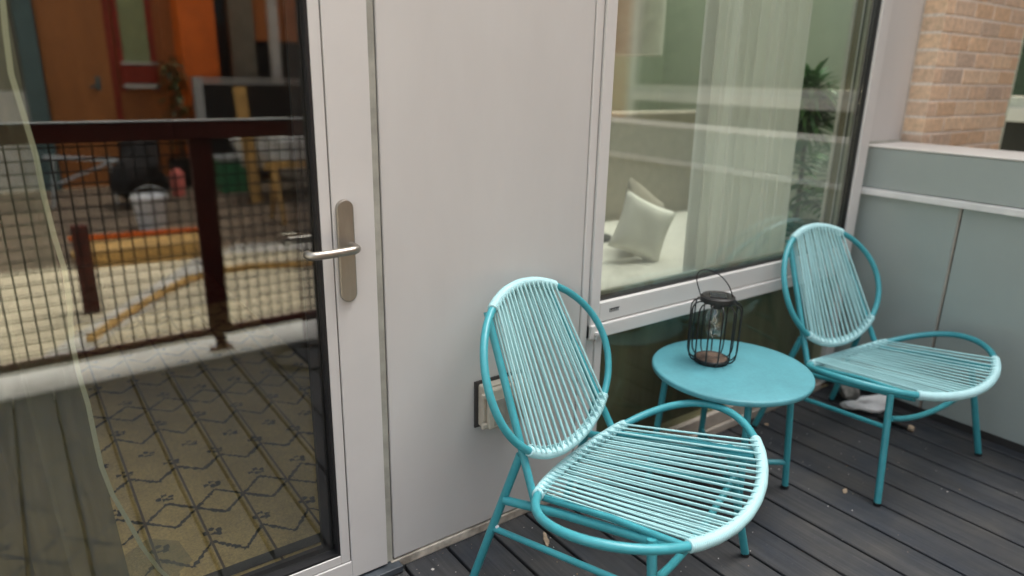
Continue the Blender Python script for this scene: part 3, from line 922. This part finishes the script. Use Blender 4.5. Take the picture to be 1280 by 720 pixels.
# ------------------------------------------------------------------ building across the yard (mirrored in the door glass)
op = empty('opposite_building', (0, -10, -.32), 0, 'orange brown timber clad building across the yard, mirrored in the door glass', 'building', kind='thing')
g0 = .32
def opart(name, bx, m, parent=op, bevel=0., label=None):
    o = link(name, B(*bx), m, parent, bevel=bevel)
    if label: o['label'] = label
    return o
opart('wall', [(.62, 2.30, -3, 0, 0, 3.0 + g0)], OAK)
dr = opart('door', [(.64, 1.42, .001, .05, 0, 2.6)], DOOROAK)
opart('door_jamb', [(1.425, 1.50, .001, .035, 0, 2.75)], REDB)
opart('door_handle', [(1.22, 1.275, .051, .065, 1.33, 1.52), (1.14, 1.27, .066, .10, 1.37, 1.40)], TEALWALL, parent=dr)
wn = opart('window', [(1.53, 1.60, .001, .06, 1.0 + g0, 3), (1.95, 2.02, .001, .06, 1.0 + g0, 3)], REDB)
opart('blind', [(1.60, 1.95, .001, .03, 1.39 + g0, 3)], BLIND, parent=wn)
opart('window_box', [(1.58, 1.99, .001, .10, 1.12 + g0, 1.36 + g0)], REDB, parent=wn)
opart('window_ledge', [(1.56, 2.02, .001, .14, 1.05 + g0, 1.10 + g0)], PALEWALL, parent=wn)
opart('window_ledge', [(1.56, 2.02, .001, .14, 1.37 + g0, 1.40 + g0)], PALEWALL, parent=wn)
opart('teal_pier', [(.40, .615, -3, .12, 0, 7)], TEALWALL)
opart('pale_wall', [(-9, .395, -3, .02, 0, 1.0 + g0)], PALEWALL)
opart('dark_wall', [(-9, .395, -3, .0, 1.01 + g0, 7)], GREYWALL)
opart('orange_pier', [(2.30, 2.78, -1.0, .45, 0, 7)], ORANGE)
opart('grey_pier', [(3.07, 3.43, -1, .1, 0, 7)], GREYWALL)
opart('recess', [(2.78, 3.07, -1, -.05, 0, 2.0 + g0), (3.43, 12, -1, -.05, 0, 1.75 + g0)], BLACKWALL)
opart('upper_window', [(2.78, 3.07, -.5, -.1, 2.0 + g0, 5)], SKYGLASS)
opart('upper_wall', [(.62, 2.29, -3, -.02, 3.01 + g0, 7), (3.43, 12, -1, 0, 1.76 + g0, 7)], mat('burnt orange timber', (.52, .17, .045), .55, var=.1))
opart('downpipe', [(3.66, 3.80, 0.001, .12, 0, 7)], PALEWALL)
# landing guard in front of the recess
gd = empty('landing_railing', (2.33, -9.3, -.32), 0, 'black landing rail with pale corner post across the yard, mirrored in the door glass', 'railing', kind='thing')
link('guard_panel', B((.13, 9, 0, .03, .1, 1.44)), BLACKWALL, gd)
link('guard_rail', B((.12, 9, -.04, .06, 1.445, 1.475), (.12, 9, -.02, .05, 1.50, 1.53)), STEEL, gd)
link('corner_post', B((0, .12, -.05, .07, 0, 1.54)), STEEL, gd)
bx = link('planter', B((.2, 2.2, -.5, -.05, 0, .6)), GREYWALL, gd)

bm = bmesh.new()
bm.faces.new([bm.verts.new((x, y, -.3145)) for x, y in ((-8, -5.5), (-8, -9.85), (14, -9.85), (14, -5.2), (2.5, -5.35))])
tag(link('paving', bm, mat('trampled brown grey earth', (.17, .125, .085), .95, var=.25, vscale=1.3, bump=.6, bscale=14, fine=(6, .2))), 'trampled brown earth in front of the far building', kind='structure')
sb = empty('potted_shrub', (2.12, -9.5, -.3145), 0, 'dim green potted shrub against the timber clad wall across the yard', 'plant')
bm = bmesh.new(); lathe(bm, [(0, 0), (.16, 0), (.2, .4), (.19, .4), (0, .36)], 20)
link('plant_pot', bm, POT, sb, smooth=True)
bm = bmesh.new(); tube(bm, [(0, 0, .36), (.02, 0, 1.0), (0, .02, 1.7)], [.02, .016, .008], 6)
link('stem', bm, STEM, sb, smooth=True)
bm = bmesh.new(); rnd = random.Random(12)
for i in range(170):
    a = rnd.uniform(0, 2 * PI); el = rnd.uniform(-.5, 1.2); h = rnd.uniform(.55, 1.75)
    r = .17 * (1 - abs(h - 1.0) / 1.3) * rnd.random() ** .5
    leafblade(Vector((r * math.cos(a), r * math.sin(a), h)), Vector((math.cos(a) * math.cos(el), math.sin(a) * math.cos(el), math.sin(el))), rnd.uniform(.12, .22), rnd.uniform(.02, .035))
link('crown', bm, island_mat('dull shrub leaf', [(.05, .07, .02), (.09, .10, .03), (.04, .05, .02)], rough=.6, bump=.1), sb)
# things in the yard
def yard(name, loc, label, cat, rz=0, group=None):
    return empty(name, loc, rz, label, cat, group)
G = -.32
b_ = yard('white_bucket', (1.20, -6.6, G), 'white plastic bucket in the yard, mirrored in the door glass', 'bucket')
bm = bmesh.new(); lathe(bm, [(0, 0), (.13, 0), (.17, .33), (.18, .33), (.18, .36), (.16, .36), (.155, .32), (0, .31)], 28)
link('bucket_body', bm, WHITEPLASTIC, b_, smooth=True)
tubeobj('bucket_handle', [(.17 * math.cos(PI * i / 12), .03, .34 + .12 * math.sin(PI * i / 12)) for i in range(13)], .006, STEEL, b_)
o = crumple('covered_heap', .30, .30, .40, (1.36, -8.2, G), DARKCLOTH, 'dark covered heap in the yard behind the white bucket', 'heap', 14)
g_ = yard('green_crate', (2.58, -8.7, G), 'green plastic crate in the yard, mirrored in the door glass', 'crate')
link('crate_body', B((-.17, .17, -.2, .2, 0, .44)), GREENPLASTIC, g_, bevel=.02)
link('crate_rim', B((-.19, .19, -.22, .22, .442, .50)), STEEL, g_, bevel=.01)
o = crumple('tarpaulin_heap', 1.15, .5, .36, (3.65, -7.9, G), TARP, 'pale grey tarpaulin heap in the yard, mirrored in the door glass', 'tarpaulin', 33)
bm = bmesh.new(); box(bm, -.07, .07, -.03, .03, 0, 1.45)
o = tag(link('timber_beam', bm, TIMBER, loc=(2.60, -7.6, G)), 'upright ochre beam in the yard beside the green crate', 'beam'); o.rotation_euler = (0, R(-4), 0)
fr = yard('timber_trestle', (2.75, -6.3, G), 'raw yellow timber trestle in the yard, mirrored in the door glass', 'trestle')
for x in (-.3, .3):
    for s in (-1, 1):
        bm = bmesh.new(); tube(bm, [(x, s * .22, 0), (x, s * .03, .62)], .03, 4); link('leg', bm, TIMBER, fr)
link('beam', B((-.4, .4, -.04, .04, .60, .68)), TIMBER, fr)
st = yard('timber_stack', (1.0, -5.7, G), 'low stack of yellow planks in the yard, mirrored in the door glass', 'timber', R(8))
rnd = random.Random(2)
bm = bmesh.new()
for r in range(3):
    for k in range(5):
        box(bm, -.55 + rnd.uniform(-.05, .05), .55 + rnd.uniform(-.05, .05), k * .12, k * .12 + .11, r * .05 + .002, r * .05 + .046)
link('planks', bm, TIMBER, st)
bm = bmesh.new(); box(bm, -.62, .62, .1, .14, .152, .19)
link('edge_batten', bm, ORANGE, st)
px = yard('steel_trestle', (.75, -8.3, G), 'leaning pale steel trestle frame in front of the timber clad wall', 'trestle', R(20))
for s in (-1, 1):
    bm = bmesh.new(); tube(bm, [(s * .35, 0, 0), (s * .30, -.1, .6)], .02, 6); link('leg', bm, STEEL, px)
bm = bmesh.new(); tube(bm, [(-.4, -.1, .6), (.4, -.1, .55)], .025, 6); tube(bm, [(-.36, -.05, .25), (.36, -.05, .55)], .018, 6); link('cross_bar', bm, STEEL, px)
bm = bmesh.new(); lathe(bm, [(0, 0), (.08, 0), (.09, .3), (.05, .36), (0, .37)], 20)
tag(link('pink_canister', bm, PINK, smooth=True, loc=(1.86, -8.6, G + .002)), 'small red pink canister in the yard between heap and crate', 'canister')
bm = bmesh.new(); box(bm, -.05, .05, -.05, .05, 0, .62)
tag(link('red_bollard', bm, RAIL, loc=(.35, -3.9, G)), 'short dark red post at the yard path', 'post')
bm = bmesh.new()
P0, P1 = Vector((.05, -3.0, -.312)), Vector((1.55, -5.25, -.312))
d = (P1 - P0).normalized(); nn = Vector((-d.y, d.x, 0)) * .11
bm.faces.new([bm.verts.new(p) for p in (P0 - nn, P0 + nn, P1 + nn, P1 - nn)])
bm.faces.new([bm.verts.new((x, y, -.3125)) for x, y in ((1.5, -5.1), (1.7, -5.4), (5, -4.6), (5, -4.1))])
tag(link('path', bm, PATH), 'pale concrete strip path across the yard', kind='structure')
hs = [(.27, -3.25), (.5, -3.6), (.8, -4.0), (1.05, -4.3), (1.28, -4.42), (1.6, -4.45), (2.0, -4.3), (2.5, -4.25)]
tubeobj('garden_hose', [(x, y, G + .03) for x, y in hs], .028, TIMBER, None, 8)
tag(bpy.data.objects['garden_hose'], 'thick ochre hose curving over the yard ground', 'hose')

# ------------------------------------------------------------------ camera
cam = bpy.data.cameras.new('camera'); co = bpy.data.objects.new('camera', cam); COL.objects.link(co)
pit, yaw, rol = R(17.10779533), R(36.22600604), R(1.21892553)
fw = Vector((math.sin(yaw) * math.cos(pit), math.cos(yaw) * math.cos(pit), -math.sin(pit)))
rt = Vector((math.cos(yaw), -math.sin(yaw), 0)); up = rt.cross(fw)
r2 = rt * math.cos(rol) + up * math.sin(rol); u2 = -rt * math.sin(rol) + up * math.cos(rol)
co.matrix_world = Matrix(((r2.x, u2.x, -fw.x, 0), (r2.y, u2.y, -fw.y, -1.521), (r2.z, u2.z, -fw.z, 1.35), (0, 0, 0, 1)))
cam.sensor_width = 36; cam.lens = 869.7836 / 1280 * 36
cam.clip_start = .01; cam.clip_end = 2000
cam.dof.use_dof = True; cam.dof.focus_distance = 1.80; cam.dof.aperture_fstop = 1.35
scene.camera = co

# ------------------------------------------------------------------ daylight
w = bpy.data.worlds.new('World'); scene.world = w; w.use_nodes = True
nt = w.node_tree
bg = nt.nodes['Background']
sk = nt.nodes.new('ShaderNodeTexSky'); sk.sky_type = 'NISHITA'; sk.sun_disc = False
SUN_EL, SUN_AZ = R(64), R(96)      # azimuth clockwise from +y : a veiled sun high above the yard
sk.sun_elevation = SUN_EL; sk.sun_rotation = SUN_AZ
sk.air_density = 1.0; sk.dust_density = 4.0
hs_ = nt.nodes.new('ShaderNodeHueSaturation'); hs_.inputs['Saturation'].default_value = .30   # thin even cloud
nt.links.new(sk.outputs[0], hs_.inputs['Color']); nt.links.new(hs_.outputs[0], bg.inputs[0]); bg.inputs[1].default_value = .13
sl = bpy.data.lights.new('sun', 'SUN'); so = bpy.data.objects.new('sun', sl); COL.objects.link(so)
sl.energy = 1.3; sl.angle = R(45); sl.color = (1, .97, .93)
sd = Vector((math.sin(SUN_AZ) * math.cos(SUN_EL), math.cos(SUN_AZ) * math.cos(SUN_EL), math.sin(SUN_EL)))
so.rotation_euler = sd.to_track_quat('Z', 'Y').to_euler()

scene.view_settings.view_transform = 'Standard'
scene.view_settings.look = 'None'
scene.view_settings.exposure = 1.68
scene.view_settings.gamma = 1.0
scene.cycles.use_denoising = True
scene.cycles.max_bounces = 14
scene.cycles.transparent_max_bounces = 24
scene.cycles.glossy_bounces = 6
